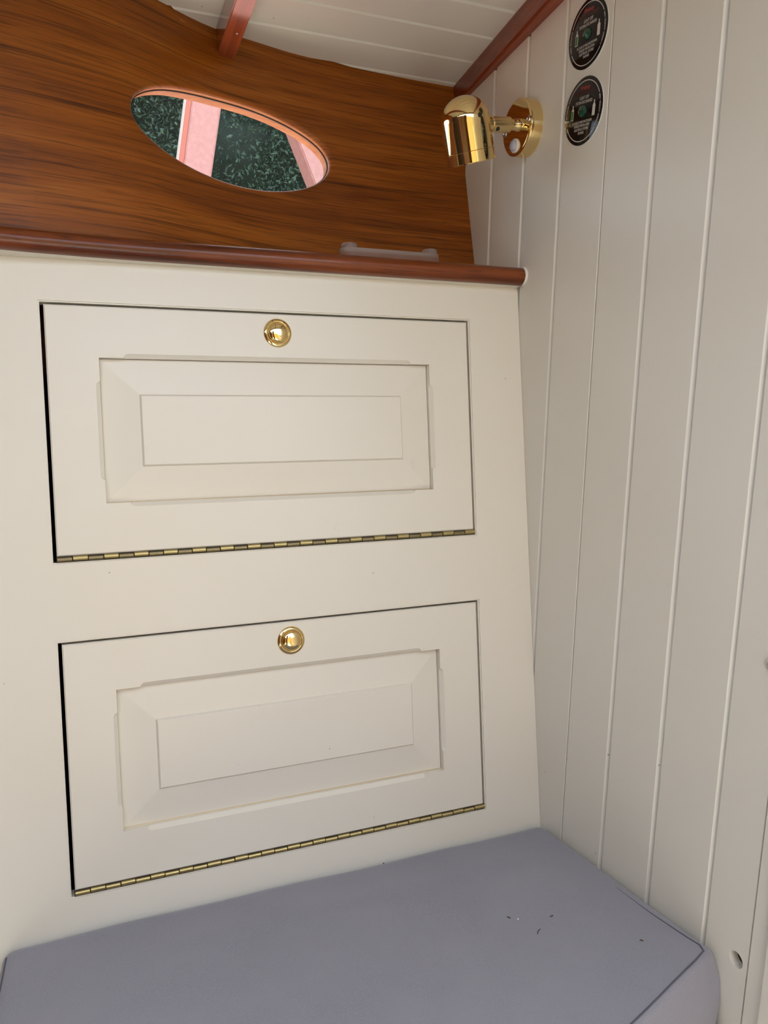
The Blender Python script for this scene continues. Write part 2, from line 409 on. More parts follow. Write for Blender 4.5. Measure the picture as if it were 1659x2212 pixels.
# outboard skin so that no light leaks around the port
bm = NB()
ro = [[bm.verts.new(bpt(EC[0] + (EA + e) * math.cos(a), EC[1] + (EB + e) * math.sin(a), TH)) for a in ANG] for e in (0, 0.03)]
for i in range(NS): bm.faces.new([ro[0][i], ro[0][(i + 1) % NS], ro[1][(i + 1) % NS], ro[1][i]])
put('outer_ring', bm, 'salmon', wf)

win = struct(empty('window_1', bpt(*EC, 0.014)))
bm = NB()
g = [[bm.verts.new(bpt(EC[0] + EA * r * math.cos(a), EC[1] + EB * r * math.sin(a), d)) for a in ANG] for r, d in ((0.995, 0.0135), (0.6, 0.0135), (0.2, 0.0135))]
for A_, B_ in zip(g, g[1:]):
    for i in range(NS): bm.faces.new([A_[i], A_[(i + 1) % NS], B_[(i + 1) % NS], B_[i]])
bm.faces.new(g[-1])
put('pane', bm, 'glass', win, smooth=True)
bm = NB()
sec = [(0.0, 0.0125), (-0.0011, 0.0125), (-0.0011, 0.0105), (0.0, 0.0105)]
rr = [[bm.verts.new(bpt(EC[0] + (EA + e) * math.cos(a), EC[1] + (EB + e) * math.sin(a), d)) for e, d in sec] for a in ANG]
for i in range(NS):
    for q in range(4): bm.faces.new([rr[i][q], rr[i][(q + 1) % 4], rr[(i + 1) % NS][(q + 1) % 4], rr[(i + 1) % NS][q]])
put('glazing_seal', bm, 'seal', win, smooth=True)

# ------------------------------------------------------------------ setting: carlin along the wall, beam under the deckhead
bm = NB()
prof = [(0.6165, 0.4052), (0.6165, 0.3765), (0.6175, 0.3745), (0.6195, 0.3735), (0.634, 0.3735), (0.634, 0.4052)]
extrude_profile(bm, prof, lambda t, a, b: Vector((a + (0.045 * max(t - 0.03, -0.18) if a < 0.63 else 0.0), t, b)), (0.175, -0.15, YR + 0.03))
struct(put('trim_3', bm, 'mahy'))
bm = NB(); box(bm, (0.238, YR + 0.03, 0.3693), (0.2625, 0.10, ZC + 0.001))
for v in bm.verts:
    if v.co.y > 0: v.co.y = surf(v.co.x, v.co.z) + 0.004
bmesh.ops.bevel(bm, geom=bm.edges[:], offset=0.0012, segments=2, affect='EDGES')
beam = struct(put('trim_4', bm, 'mahb'))
for x, yy in ((0.2535, 0.052), (0.2515, -0.03)):
    bm = NB(); lathe(bm, [(0.0013, 0), (0.0011, 0.0006), (0, 0.0008)], (x, yy, 0.3694), (0, 0, -1), 10); put('nail_head', bm, 'caulk' if yy > 0 else 'brassd', beam)

# rest of the cabin behind the photographer
bm = NB(); box(bm, (-1.02, -2.5, ZF - 0.03), (0.66, 0.3, ZF)); struct(put('floor', bm, 'sole'))
bm = NB(); box(bm, (-1.05, YR, ZF), (-1.02, 0.3, ZC + 0.04)); struct(put('wall_left', bm, 'darkwood'))
bm = NB(); box(bm, (-1.05, -2.5, ZF), (-1.02, YR, 0.3)); struct(put('wall_left_cockpit', bm, 'darkwood'))
bm = NB(); box(bm, (0.632, -2.5, ZF), (0.66, YR - 0.01, -0.3)); struct(put('wall_right_cockpit', bm, 'white'))
bm = NB(); box(bm, (-1.05, -2.53, ZF), (0.66, -2.5, 0.1)); struct(put('wall_back', bm, 'ply'))
bm = NB(); box(bm, (-0.30, -1.34, ZF), (0.0, -1.30, 0.30), 0.004); struct(put('dark_reflection_panel', bm, 'darkwood'))  # unseen panel added to give the brass its dark reflections
bm = NB(); box(bm, (-0.66, YR + 0.01, ZF), (-0.59, YR + 0.07, ZC), 0.003); struct(put('trim_5', bm, 'mahz'))
bm = NB(); box(bm, (-1.02, YR, 0.345), (0.632, YR + 0.03, ZC), 0.003); struct(put('trim_6', bm, 'mahx'))

# ------------------------------------------------------------------ locker with two flap doors
DW, DH = 0.55, 0.2995
D2 = -0.3927
LK = empty('storage_locker', (0.3, 0.1, ZF))
tag(LK, 'off-white built-in locker with two raised-panel flap doors and brass hinges', 'cabinet')
bm = NB()
xs = [-1.0, 0.0, DW, None]; zs = [ZF, D2 - DH, D2, -DH, 0.0, 0.0489]
g = [[bm.verts.new((x if x is not None else wall_x(z) - 0.0004, 0, z)) for x in xs] for z in zs]
for r in range(5):
    for q in range(3):
        if q == 1 and r in (1, 3): continue
        bm.faces.new([g[r][q], g[r][q + 1], g[r + 1][q + 1], g[r + 1][q]])
hole_edges = [e for e in bm.edges if len(e.link_faces) == 1 and all(-0.001 < v.co.x < DW + 0.001 and D2 - DH - 0.001 < v.co.z < 0.001 for v in e.verts)]
ret = bmesh.ops.extrude_edge_only(bm, edges=[e for e in bm.edges if len(e.link_faces) == 1])
for el in ret['geom']:
    if isinstance(el, bmesh.types.BMVert): el.co.y = 0.02
hole_edges = [e for e in bm.edges if all(abs(v.co.y) < 1e-6 and -0.001 < v.co.x < DW + 0.001 and D2 - DH - 0.001 < v.co.z < 0.001 for v in e.verts) and len(e.link_faces) == 2 and abs(e.calc_face_angle(0)) > 1]
bmesh.ops.bevel(bm, geom=hole_edges, offset=0.0016, segments=2, affect='EDGES')
put('face_frame', bm, 'white', LK, smooth=True, auto=25)
bm = NB()
hexa(bm, [(-0.999, .02, ZF), (0.63, .02, ZF), (0.63, .34, ZF), (-0.999, .34, ZF), (-0.999, .02, .045), (0.628, .02, .045), (0.628, .34, .045), (-0.999, .34, .045)])
bm.faces.ensure_lookup_table(); bmesh.ops.delete(bm, geom=[bm.faces[2]], context='FACES_ONLY')
put('carcass', bm, 'dark', LK)

def make_door(z0, dx):
    gl, gt, gr, gb = 0.0042, 0.0026, 0.0028, 0.0072
    x0, x1, zt, zb = gl, DW - gr, z0 - gt, z0 - DH + gb
    T = 0.019
    bm = NB()
    px0, px1, pz1, pz0 = 0.0612, 0.4870, z0 - 0.0622, z0 - 0.2333
    # outline of the opening in the face, with stopped chamfers
    S, R, O = 0.027, 0.005, 0.0048
    pts = []   # (x, z, outx, outz, cham)
    def side(ax, az, bx, bz, ox, oz):
        L = math.hypot(bx - ax, bz - az); ux, uz = (bx - ax) / L, (bz - az) / L
        pts.append((ax, az, 0, 0, 0))
        pts.append((ax + ux * S, az + uz * S, 0, 0, 0))
        for d in (S + R * 0.5, S + R): 
            kk = 0.75 if d < S + R else 1.0
            pts.append((ax + ux * d, az + uz * d, ox * kk, oz * kk, kk))
        for d in (L - S - R, L - S - R * 0.5):
            kk = 0.75 if d > L - S - R else 1.0
            pts.append((ax + ux * d, az + uz * d, ox * kk, oz * kk, kk))
        pts.append((bx - ux * S, bz - uz * S, 0, 0, 0))
    side(px0, pz0, px1, pz0, 0, -1); side(px1, pz0, px1, pz1, 1, 0); side(px1, pz1, px0, pz1, 0, 1); side(px0, pz1, px0, pz0, -1, 0)
    n = len(pts)
    P = [bm.verts.new((p[0] + p[2] * O, 0, p[1] + p[3] * O)) for p in pts]
    Q = [bm.verts.new((p[0], 0.0003 + 0.0042 * p[4], p[1])) for p in pts]
    B_ = [bm.verts.new((p[0], 0.0135, p[1])) for p in pts]
    e_out = 0.0016
    outer = [bm.verts.new((x, 0, z)) for x, z in ((x0 + e_out, zb + e_out), (x1 - e_out, zb + e_out), (x1 - e_out, zt - e_out), (x0 + e_out, zt - e_out))]
    rim = [bm.verts.new((x, e_out, z)) for x, z in ((x0, zb), (x1, zb), (x1, zt), (x0, zt))]
    back = [bm.verts.new((x, T, z)) for x, z in ((x0, zb), (x1, zb), (x1, zt), (x0, zt))]
    oe = [bm.edges.new((outer[i], outer[(i + 1) % 4])) for i in range(4)]
    ie = [bm.edges.new((P[i], P[(i + 1) % n])) for i in range(n)]
    bmesh.ops.triangle_fill(bm, edges=oe + ie, use_beauty=True)
    for i in range(n):
        j = (i + 1) % n
        bm.faces.new([P[i], P[j], Q[j], Q[i]]); bm.faces.new([Q[i], Q[j], B_[j], B_[i]])
    for i in range(4):
        j = (i + 1) % 4
        bm.faces.new([outer[i], outer[j], rim[j], rim[i]]); bm.faces.new([rim[i], rim[j], back[j], back[i]])
    bm.faces.new(back)
    door = put('door', bm, 'white', LK)
    # raised and fielded panel
    bm = NB()
    fx0, fx1, fz1, fz0 = 0.1066, 0.4430, z0 - 0.1066, z0 - 0.1893
    def loop(a, b, c, d, yv): return [bm.verts.new(q) for q in ((a, yv, c), (b, yv, c), (b, yv, d), (a, yv, d))]
    e = 0.0006
    l0 = loop(px0 + e, px1 - e, pz0 + e, pz1 - e, 0.0140)
    l1 = loop(px0 + e, px1 - e, pz0 + e, pz1 - e, 0.0098)
    l2 = loop(fx0 - 0.0018, fx1 + 0.0018, fz0 - 0.0018, fz1 + 0.0018, 0.0044)
    l3 = loop(fx0, fx1, fz0, fz1, 0.0014)
    l4 = loop(fx0 + 0.0006, fx1 - 0.0006, fz0 + 0.0006, fz1 - 0.0006, 0.0010)
    for a, b in ((l0, l1), (l1, l2), (l2, l3), (l3, l4)):
        for i in range(4): bm.faces.new([a[i], a[(i + 1) % 4], b[(i + 1) % 4], b[i]])
    bm.faces.new(l4)
    put('raised_panel', bm, 'white', door)
    bm = NB(); tube(bm, [(q, 0.0098, z_) for q, z_ in ((px0 + .0005, pz1 - .001), (px0 + .0005, pz0 + .0005), (px1 - .001, pz0 + .0005))], 0.0009, 6)
    tag(put('sealant_line', bm, 'oldcaulk', door, smooth=True), 'yellowed sealant in the panel joint')
    # push-button knob
    kc = (0.2765, 0.0, z0 - 0.0268)
    bm = NB()
    lathe(bm, [(0.0181, -0.001), (0.0181, 0.0006), (0.0172, 0.0016), (0.0150, 0.0024), (0.0146, 0.0036), (0.0140, 0.0042), (0.0134, 0.0040), (0.0130, 0.0030), (0.0130, -0.001)], kc, (0, -1, 0), 48)
    tag(put('knob_ring', bm, 'brass', door, smooth=True, auto=50), 'polished brass ring')
    bm = NB()
    lathe(bm, [(0.0126, 0.0), (0.0126, 0.0040), (0.0121, 0.0052), (0.0104, 0.0064), (0.0075, 0.0074), (0.004, 0.0080), (0.0, 0.0082)], kc, (0, -1, 0), 48)
    tag(put('knob_button', bm, 'brass', door, smooth=True, auto=60), 'domed brass push button')
    return door
for z0, nm in ((0.0, 'upper'), (D2, 'lower')):
    d = make_door(z0, 0)
    d['label'] = nm + ' flap door with raised panel'
    # piano hinge
    zc = z0 - DH + 0.0037
    bm = NB(); box(bm, (0.0035, 0.0005, zc - 0.0036), (DW - 0.001, 0.0025, zc + 0.0036))
    hg = put('hinge', bm, 'dark', LK); hg['label'] = 'brass piano hinge'
    N = 32; x_a, x_b = 0.0040, DW - 0.0008; L = (x_b - x_a) / N
    bm = NB(); lathe(bm, [(0.0024, 0.0003), (0.0029, 0.0006), (0.0029, L - 0.0006), (0.0024, L - 0.0003)], (0, 0, 0), (1, 0, 0), 14)
    proto = put('knuckle', bm, 'brassh', hg, smooth=True, auto=40, loc=(0, 0, 0))
    me_a = proto.data; me_b = proto.data.copy(); me_b.materials.clear(); me_b.materials.append(M['brassd'])
    base = origin(hg)
    for i in range(N):
        o = proto if i == 0 else proto.copy()
        if i: COL.objects.link(o)
        o.parent = hg; o.data = me_a if (i % 2 or nm == 'lower') else me_b
        dz = 0.0005 if i % 2 else -0.0002
        o.location = Vector((x_a + i * L, 0.0006 + (0.0 if i % 2 else 0.0004), zc + dz)) - base

# ------------------------------------------------------------------ shelf with rounded nosing
SH = empty('shelf', (0.3, 0.02, 0.0489)); tag(SH, 'varnished mahogany shelf with rounded nosing above the white locker', 'shelf')
def nose_y(x): return -0.0135 - min(0.1, 0.30 * max(0.0, 0.14 - x) ** 2)
bm = NB()
r = 0.0123; zc = 0.0490 + r
prof = [(0.0135, r)] + [(-math.sin(a) * r * 1.12, math.cos(a) * r) for a in [math.pi * k / 14 for k in range(15)]] + [(0.0135, -r)]
xs_ = fr(-1.0, 0.12, 18) + [0.3, 0.5, 0.6285]
extrude_profile(bm, prof, lambda t, a, b: Vector((t, nose_y(t) + (a if a < 0.01 else 0.0012), zc + b)), xs_)
put('nosing', bm, 'mahx', SH, smooth=True, auto=50)
bm = NB()
extrude_profile(bm, [(0, 0.0), (0, 0.0246), (1, 0.0246), (1, 0.0)], lambda t, a, b: Vector((t, (nose_y(t) + 0.0005) if a == 0 else 0.2, 0.0490 + b)), xs_)
put('shelf_board', bm, 'white', SH)
bm = NB()
prof2 = [(-math.sin(a) * r * 1.2, math.cos(a) * r * 1.06) for a in [math.pi * k / 14 for k in range(15)]]
extrude_profile(bm, prof2, lambda t, a, b: Vector((wall_x(zc + b) - t, nose_y(0.6) + a, zc + b + 0.0009)), (0.0, 0.0036))
put('sealant_bead', bm, 'caulk', SH, smooth=True, auto=50)

# clear acrylic catch lying on the shelf
AC = empty('acrylic_bar', (0.437, 0.004, 0.0735)); tag(AC, 'small frosted clear plastic bar with two round bosses on the shelf', 'plastic bar')
def stadium(xa, xb, yc, hw, seg=8):
    out = [(xb - hw + math.sin(a) * hw, yc - math.cos(a) * hw) for a in [math.pi * k / seg for k in range(seg + 1)]]
    out += [(xa + hw - math.sin(a) * hw, yc + math.cos(a) * hw) for a in [math.pi * k / seg for k in range(seg + 1)]]
    return out
bm = NB()
extrude_profile(bm, stadium(0.3655, 0.5085, 0.004, 0.0115), lambda t, a, b: Vector((a, b, t)), (0.0736, 0.0745, 0.0862, 0.0868))
put('bar', bm, 'acryl', AC, smooth=True, auto=40)
for x in (0.3795, 0.4955):
    bm = NB(); lathe(bm, [(0.0105, 0.0869), (0.0105, 0.0928), (0.0098, 0.0936), (0.0060, 0.0936), (0.0056, 0.090), (0, 0.090)], (x, 0.004, 0), (0, 0, 1), 28)
    put('boss', bm, 'acryl', AC, smooth=True, auto=40)

# ------------------------------------------------------------------ brass reading lamp
BU, BV = 0.0, -0.2585
LP = empty('reading_lamp', wp(BU, BV)); tag(LP, 'polished brass wall reading lamp with domed head and round base', 'lamp')
bm = NB(); lathe(bm, [(0.0372, 0.0), (0.0372, 0.0150), (0.0366, 0.0172), (0.0350, 0.0185), (0.0338, 0.0187), (0, 0.0187)], wp(BU, BV), WN, 64)
put('base', bm, 'brass', LP, smooth=True, auto=35)
a0, a1, a2 = wp(0.0166, -0.2572, 0.0187), wp(0.0190, -0.2545, 0.040), wp(0.0216, -0.2508, 0.0760)
dirn = (a2 - a0).normalized()
bm = NB(); lathe(bm, [(0.0078, 0), (0.0078, 0.012), (0.0070, 0.013), (0.0070, 0.022)], a0, dirn, 28)
arm = put('arm', bm, 'brass', LP, smooth=True, auto=40)
bm = NB(); lathe(bm, [(0.0080, 0.0215), (0.0090, 0.0225), (0.0098, 0.0232), (0.0098, 0.0515), (0.0088, 0.0525), (0.0088, 0.0545), (0.0088, 0.062)], a0, dirn, 32)
slv = put('arm_sleeve', bm, 'brassb', LP, smooth=True, auto=40)
hb = a0 + dirn * 0.045; side_ = (CAM - hb); side_ -= dirn * side_.dot(dirn); side_.normalize()
sd2 = (side_ * 0.72 + Vector((0, 0, -1)) * 0.69).normalized()
bm = NB(); lathe(bm, [(0.0030, 0.0093), (0.0030, 0.01000), (0, 0.01000)], hb, sd2, 14); put('grub_screw', bm, 'seal', slv)
AX = Vector((0.285, 0.275, -0.918)).normalized()   # head axis, pointing down
HC = wp(0.0222, -0.2405, 0.1060)
R_ = 0.0318
bm = NB()
prof = [(0.0, -0.0405)] + [(R_ * math.sin(t), -0.0405 + 0.030 * (1 - math.cos(t))) for t in [math.pi / 2 * k / 12 for k in range(1, 13)]]
prof += [(R_ * 1.005, 0.0), (R_ * 1.01, 0.0255)]
prof += [(R_ * 0.96, 0.0255), (R_ * 0.94, -0.012), (0.0, -0.025)]
lathe(bm, prof, HC, AX, 56, cap=False)
head = put('lamp_head', bm, 'brass', LP, smooth=True, auto=50)
bm = NB(); lathe(bm, [(R_ * 1.0, 0.0258), (R_ * 1.02, 0.0264), (R_ * 1.02, 0.0395), (R_ * 0.99, 0.0405), (R_ * 0.86, 0.0405), (R_ * 0.84, 0.036), (R_ * 0.84, 0.0258)], HC, AX, 56, cap=False)
put('rim_ring', bm, 'brass', head, smooth=True, auto=40)
bm = NB(); lathe(bm, [(R_ * 0.85, 0.034), (R_ * 0.5, 0.0355), (0, 0.036)], HC, AX, 40); put('lens', bm, 'lens', head, smooth=True)
# small vent screw on the head
tc = (RGT * 0.45 - FWD * 0.9); tc -= AX * tc.dot(AX); tc.normalize()
bm = NB(); lathe(bm, [(0.0033, 0), (0.0028, 0.0006), (0, 0.0007)], HC - AX * 0.013 + tc * (R_ * 0.985), (tc - AX * 0.12), 16); put('vent_screw', bm, 'seal', head)
for u, v in ((0.0300, -0.2615), (-0.0300, -0.2565)):
    bm = NB(); lathe(bm, [(0.0046, 0.0186), (0.0042, 0.0198), (0.0020, 0.0200), (0.0016, 0.0190), (0, 0.0190)], wp(u, v), WN, 20); put('screw', bm, 'chrome', LP, smooth=True, auto=40)
bm = NB(); lathe(bm, [(0.0092, 0.0186), (0.0092, 0.0205), (0.0086, 0.0212), (0.0078, 0.0212), (0.0076, 0.0206)], wp(-0.0008, -0.2350), WN, 32)
sw = put('switch_bezel', bm, 'switch', LP, smooth=True, auto=40); sw['label'] = 'white plastic switch'
bm = NB(); lathe(bm, [(0.0072, 0.0200), (0.0072, 0.0226), (0.0062, 0.0240), (0.003, 0.0246), (0, 0.0247)], wp(-0.0008, -0.2350), WN, 32)
put('switch_button', bm, 'switchb', sw, smooth=True, auto=50)

# ------------------------------------------------------------------ round warning labels
def text_bm(bm, s, size, place, align='CENTER', bold=0.0):
    cu = bpy.data.curves.new('t', 'FONT'); cu.body = s; cu.size = size; cu.align_x = align; cu.align_y = 'CENTER'; cu.offset = bold
    cu.resolution_u = 2; cu.fill_mode = 'FRONT'
    ob = bpy.data.objects.new('t', cu); COL.objects.link(ob)
    bpy.context.view_layer.update()
    me = ob.evaluated_get(bpy.context.evaluated_depsgraph_get()).to_mesh()
    vs = [bm.verts.new(place(v.co.x, v.co.y)) for v in me.vertices]
    for p in me.polygons:
        try: bm.faces.new([vs[i] for i in p.vertices])
        except ValueError: pass
    ob.to_mesh_clear(); bpy.data.objects.remove(ob); bpy.data.curves.remove(cu)
def label_disc(u, v, rot, label):
    RR = 0.0387
    ca, sa = math.cos(rot), math.sin(rot)
    def P(x, y, h=0.0016): return wp(u + x * ca - y * sa, v - (x * sa + y * ca), h)
    root = empty('warning_label', wp(u, v)); tag(root, label, 'label', 'round black extinguisher labels on the plank wall')
    bm = NB(); lathe(bm, [(RR, 0.0), (RR, 0.0012), (RR * 0.985, 0.0015), (0, 0.0015)], wp(u, v), WN, 64); put('disc', bm, 'black', root, smooth=True, auto=30)
    bm = NB(); lathe(bm, [(RR * 1.012, 0.0), (RR * 1.012, 0.0011), (RR * 1.0, 0.0012), (RR * 1.0, 0.0)], wp(u, v), WN, 64, cap=False); put('edge', bm, 'rim', root)
    bm = NB()
    for d0, d1 in ((28, 158), (208, 322)):
        N_ = 36; q = []
        for i in range(N_ + 1):
            a = math.radians(d0 + (d1 - d0) * i / N_)
            q.append([bm.verts.new(P(math.cos(a) * rr, math.sin(a) * rr)) for rr in (RR * 0.868, RR * 0.892)])
        for A_, B_ in zip(q, q[1:]): bm.faces.new([A_[0], A_[1], B_[1], B_[0]])
    put('border_line', bm, 'inkw', root)
    bm = NB()
    for s_, yy, sz in (('LIGHT OFF', 0.0150, 0.0052), ('SYSTEM DISCHARGED', 0.0101, 0.0047), ('IN CASE OF FIRE SHUTDOWN', -0.0122, 0.0040), ('FORCED VENTILATION', -0.0163, 0.0040), ('ELECTRICAL SYSTEMS', -0.0204, 0.0040), ('ENGINES', -0.0245, 0.0040)):
        text_bm(bm, s_, sz, lambda x, y_, yy=yy: P(x * 0.74, y_ + yy), bold=0.00010)
    def arc(s_, deg0, deg1, rad, sz, inward):
        n_ = len(s_)
        for i, ch in enumerate(s_):
            if ch == ' ': continue
            a = math.radians(deg0 + (deg1 - deg0) * (i + 0.5) / n_)
            er = Vector((math.cos(a), math.sin(a))); et = Vector((-math.sin(a), math.cos(a)))
            xx, yv = (et, -er) if inward else (-et, er)
            text_bm(bm, ch, sz, lambda x, y_, xx=xx, yv=yv, er=er: P(*(er * rad + xx * x + yv * y_)), bold=0.00008)
    arc('FIREBOY-XINTEX.COM', -36, 24, RR * 0.875, 0.0034, True)
    arc('USCG APPROVED', 204, 160, RR * 0.875, 0.0032, False)
    put('lettering', bm, 'ink', root)
    bm = NB(); text_bm(bm, 'Fireboy', 0.0062, lambda x, y_: P(x + 0.10 * y_, y_ + 0.0262), bold=0.0003); put('logo', bm, 'inkr', root)
    bm = NB(); text_bm(bm, 'FIRE EXTINGUISHER', 0.0054, lambda x, y_: P(x * 0.8, y_ + 0.0206), bold=0.0002); put('title', bm, 'inkr2', root)
    bm = NB(); lathe(bm, [(0.0072, 0.0015), (0.0070, 0.0030), (0.0055, 0.0048), (0.0030, 0.0058), (0, 0.0060)], P(0, 0, 0.0), WN, 10)
    put('indicator_lens', bm, 'jewel', root)
    for sx, full in ((-1, True), (1, False)):
        cx, hw = sx * 0.0218, 0.0028
        out = [(-hw, -0.0075), (hw, -0.0075), (hw, 0.0038), (hw * 0.75, 0.0052), (hw * 0.32, 0.0062), (hw * 0.32, 0.0098), (-hw * 0.32, 0.0098), (-hw * 0.32, 0.0062), (-hw * 0.75, 0.0052), (-hw, 0.0038)]
        bm = NB(); bm.faces.new([bm.verts.new(P(cx + a, b - 0.0005)) for a, b in out]); ic = put('bottle_icon', bm, 'inkw', root)
        if full:
            bm = NB(); bm.faces.new([bm.verts.new(P(cx + a, b - 0.0005, 0.0018)) for a, b in ((-hw * .7, -0.0066), (hw * .7, -0.0066), (hw * .7, 0.0034), (-hw * .7, 0.0034))]); put('green_fill', bm, 'inkg', ic)
    return root
label_disc(0.1279, -0.2482, math.radians(-5), 'lower of the two round black labels, whole disc visible beside the lamp')
label_disc(0.1281, -0.3345, math.radians(-1.5), 'upper of the two round black labels, cut by the top of the picture')

# ------------------------------------------------------------------ seat: cushion and base
TOPZ = -0.7235; BOTZ = -0.815
C00, C10, C11, C01 = (-0.0745, -0.0015), (0.6375, -0.0015), (0.6345, -0.3420), (-0.090, -0.640)   # back-left, back-right, front-right, front-left
def bil(s, t):
    return tuple((C00[i] * (1 - s) + C10[i] * s) * (1 - t) + (C01[i] * (1 - s) + C11[i] * s) * t for i in range(2))
CU = empty('seat_cushion', (0.28, -0.2, BOTZ)); tag(CU, 'grey-lavender upholstered seat cushion below the lower locker door', 'cushion')
NSq, NT_ = 72, 56
def fn(x, y): return 0.0012 * math.sin(9 * x + 4 * y) * math.cos(13 * y - 3 * x) + 0.0007 * math.sin(31 * x + 11 * y)
def grid_p(n):   # denser near the ends
    return [0.5 - 0.5 * math.cos(math.pi * i / n) for i in range(n + 1)]
S_, T_ = grid_p(NSq), grid_p(NT_)
def dist_edges(x, y):
    out = []
    for (p, q) in ((C00, C10), (C10, C11), (C11, C01), (C01, C00)):
        ex, ey = q[0] - p[0], q[1] - p[1]; L_ = math.hypot(ex, ey)
        out.append(abs((x - p[0]) * ey - (y - p[1]) * ex) / L_)
    return out
def top_z(x, y):
    d = dist_edges(x, y); drop = 0
    for dd, rr_ in zip(d, (0.020, 0.011, 0.006, 0.016)):
        if dd < rr_: drop += rr_ * (1 - math.sqrt(max(0, 1 - (1 - dd / rr_) ** 2)))
    crown = 0.006 * min(1, min(d) / 0.09)
    return TOPZ - drop * 0.8 + crown - 0.006 + fn(x, y)
bm = NB()
G = []
for t in T_:
    row = []
    for s in S_:
        x, y = bil(s, t); row.append(bm.verts.new((x, y, top_z(x, y))))
    G.append(row)
for i in range(NT_):
    for j in range(NSq): bm.faces.new([G[i][j], G[i][j + 1], G[i + 1][j + 1], G[i + 1][j]])
per = [G[0][j] for j in range(NSq)] + [G[i][NSq] for i in range(NT_)] + [G[NT_][j] for j in range(NSq, 0, -1)] + [G[i][0] for i in range(NT_, 0, -1)]
prev = per; cx_, cy_ = 0.28, -0.2
for kz, fz in enumerate((0.12, 0.35, 0.65, 0.88, 1.0)):
    cur = []
    for v in per:
        b = 0.006 * math.sin(math.pi * fz)
        dx, dy = v.co.x - cx_, v.co.y - cy_; L_ = math.hypot(dx, dy)
        ox = 0 if v.co.x > 0.6 and v.co.y > -0.33 else dx / L_ * b
        oy = 0 if v.co.y > -0.01 else dy / L_ * b
        cur.append(bm.verts.new((v.co.x + ox + 0.0012 * math.sin(40 * v.co.y + 7 * fz), v.co.y + oy, v.co.z + (BOTZ - v.co.z) * fz)))
    for i in range(len(per)):
        j = (i + 1) % len(per); bm.faces.new([prev[i], prev[j], cur[j], cur[i]])
    prev = cur
bm.faces.new(prev)
put('cover', bm, 'cushion', CU, smooth=True, auto=50)
# stitched seam: along the front edge, round the corner and a little way back along the wall, and on the left side
pts = [(-0.08, -0.6325), (0.20, -0.5150), (0.47, -0.4045), (0.60, -0.3520), (0.620, -0.3425), (0.6235, -0.333), (0.6215, -0.315), (0.619, -0.26), (0.6195, -0.20)]
full = []
for a, b in zip(pts, pts[1:]):
    nn = max(2, int(math.hypot(b[0] - a[0], b[1] - a[1]) / 0.012))
    full += [(a[0] + (b[0] - a[0]) * i / nn, a[1] + (b[1] - a[1]) * i / nn) for i in range(nn)]
full.append(pts[-1])
bm = NB(); tube(bm, [(x, y, top_z(x, y) + 0.0001) for x, y in full], [0.0010] * (len(full) - 12) + [0.0010 * (1 - i / 13) for i in range(12)], 6); put('seam', bm, 'seam', CU, smooth=True)
bm = NB(); l2 = [(-0.0690 - 0.015 * i / 24 * 0.9, -0.004 - 0.45 * i / 24) for i in range(25)]; tube(bm, [(x, y, top_z(x, y) + 0.0001) for x, y in l2], 0.0010, 6); put('seam', bm, 'seam', CU, smooth=True)
SB = NB()
o_ = [(-0.09, -0.001), (0.6385, -0.001), (0.6385, -0.352), (-0.105, -0.655)]
hexa(SB, [(x, y, ZF) for x, y in o_] + [(x, y, BOTZ - 0.0005) for x, y in o_])
bmesh.ops.bevel(SB, geom=SB.edges[:], offset=0.003, segments=2, affect='EDGES')
tag(put('seat_box', SB, 'white', loc=(0.28, -0.2, ZF)), 'white painted seat box under the grey cushion', 'seat box')

# bits of debris lying on the cushion
def twig(x, y, ang, L_, bend, label, mat='twig', rad=0.0006, cat='twig', name='twig'):
    p = []
    for i in range(7):
        t = i / 6 - 0.5; xx = x + math.cos(ang) * t * L_ - math.sin(ang) * bend * (0.25 - t * t) * 4; yy = y + math.sin(ang) * t * L_ + math.cos(ang) * bend * (0.25 - t * t) * 4
        p.append((xx, yy, top_z(xx, yy) + rad * 0.8))
    bm = NB(); tube(bm, p, [rad * .5, rad, rad, rad * 1.1, rad, rad, rad * .5], 6)
    tag(put(name, bm, mat, loc=(x, y, top_z(x, y))), label, cat)
twig(0.4785, -0.2471, math.radians(40), 0.011, 0.0012, 'longest curved brown twig lying on the grey cushion', rad=0.00045)
twig(0.4626, -0.2088, math.radians(-65), 0.0050, 0.0003, 'short reddish twig beside the white crumb on the cushion')
twig(0.5069, -0.2291, math.radians(10), 0.0050, 0.0008, 'short dark hooked twig right of the white crumb')
twig(0.5692, -0.3061, math.radians(-50), 0.0042, 0.0002, 'short brown twig nearest the front corner of the cushion')
twig(0.3881, -0.0102, math.radians(60), 0.0050, 0.0006, 'dark speck of twig near the back edge of the cushion', rad=0.0008)
twig(0.4700, -0.2166, 0.3, 0.0018, 0.0, 'tiny white crumb lying on the grey cushion', 'crumb', 0.0008, 'crumb', 'crumb')

# small steel fitting at the right edge of the wall
bm = NB(); lathe(bm, [(0.006, 0.0), (0.006, 0.0012), (0.0048, 0.0022), (0.0018, 0.0024), (0.0014, 0.0012), (0, 0.0012)], wp(0.4850, 0.3330), WN, 20)
tag(put('wall_screw', bm, 'chrome', loc=wp(0.4850, 0.3330), smooth=True, auto=40), 'steel screw head in the plank wall at the right picture edge', 'screw')

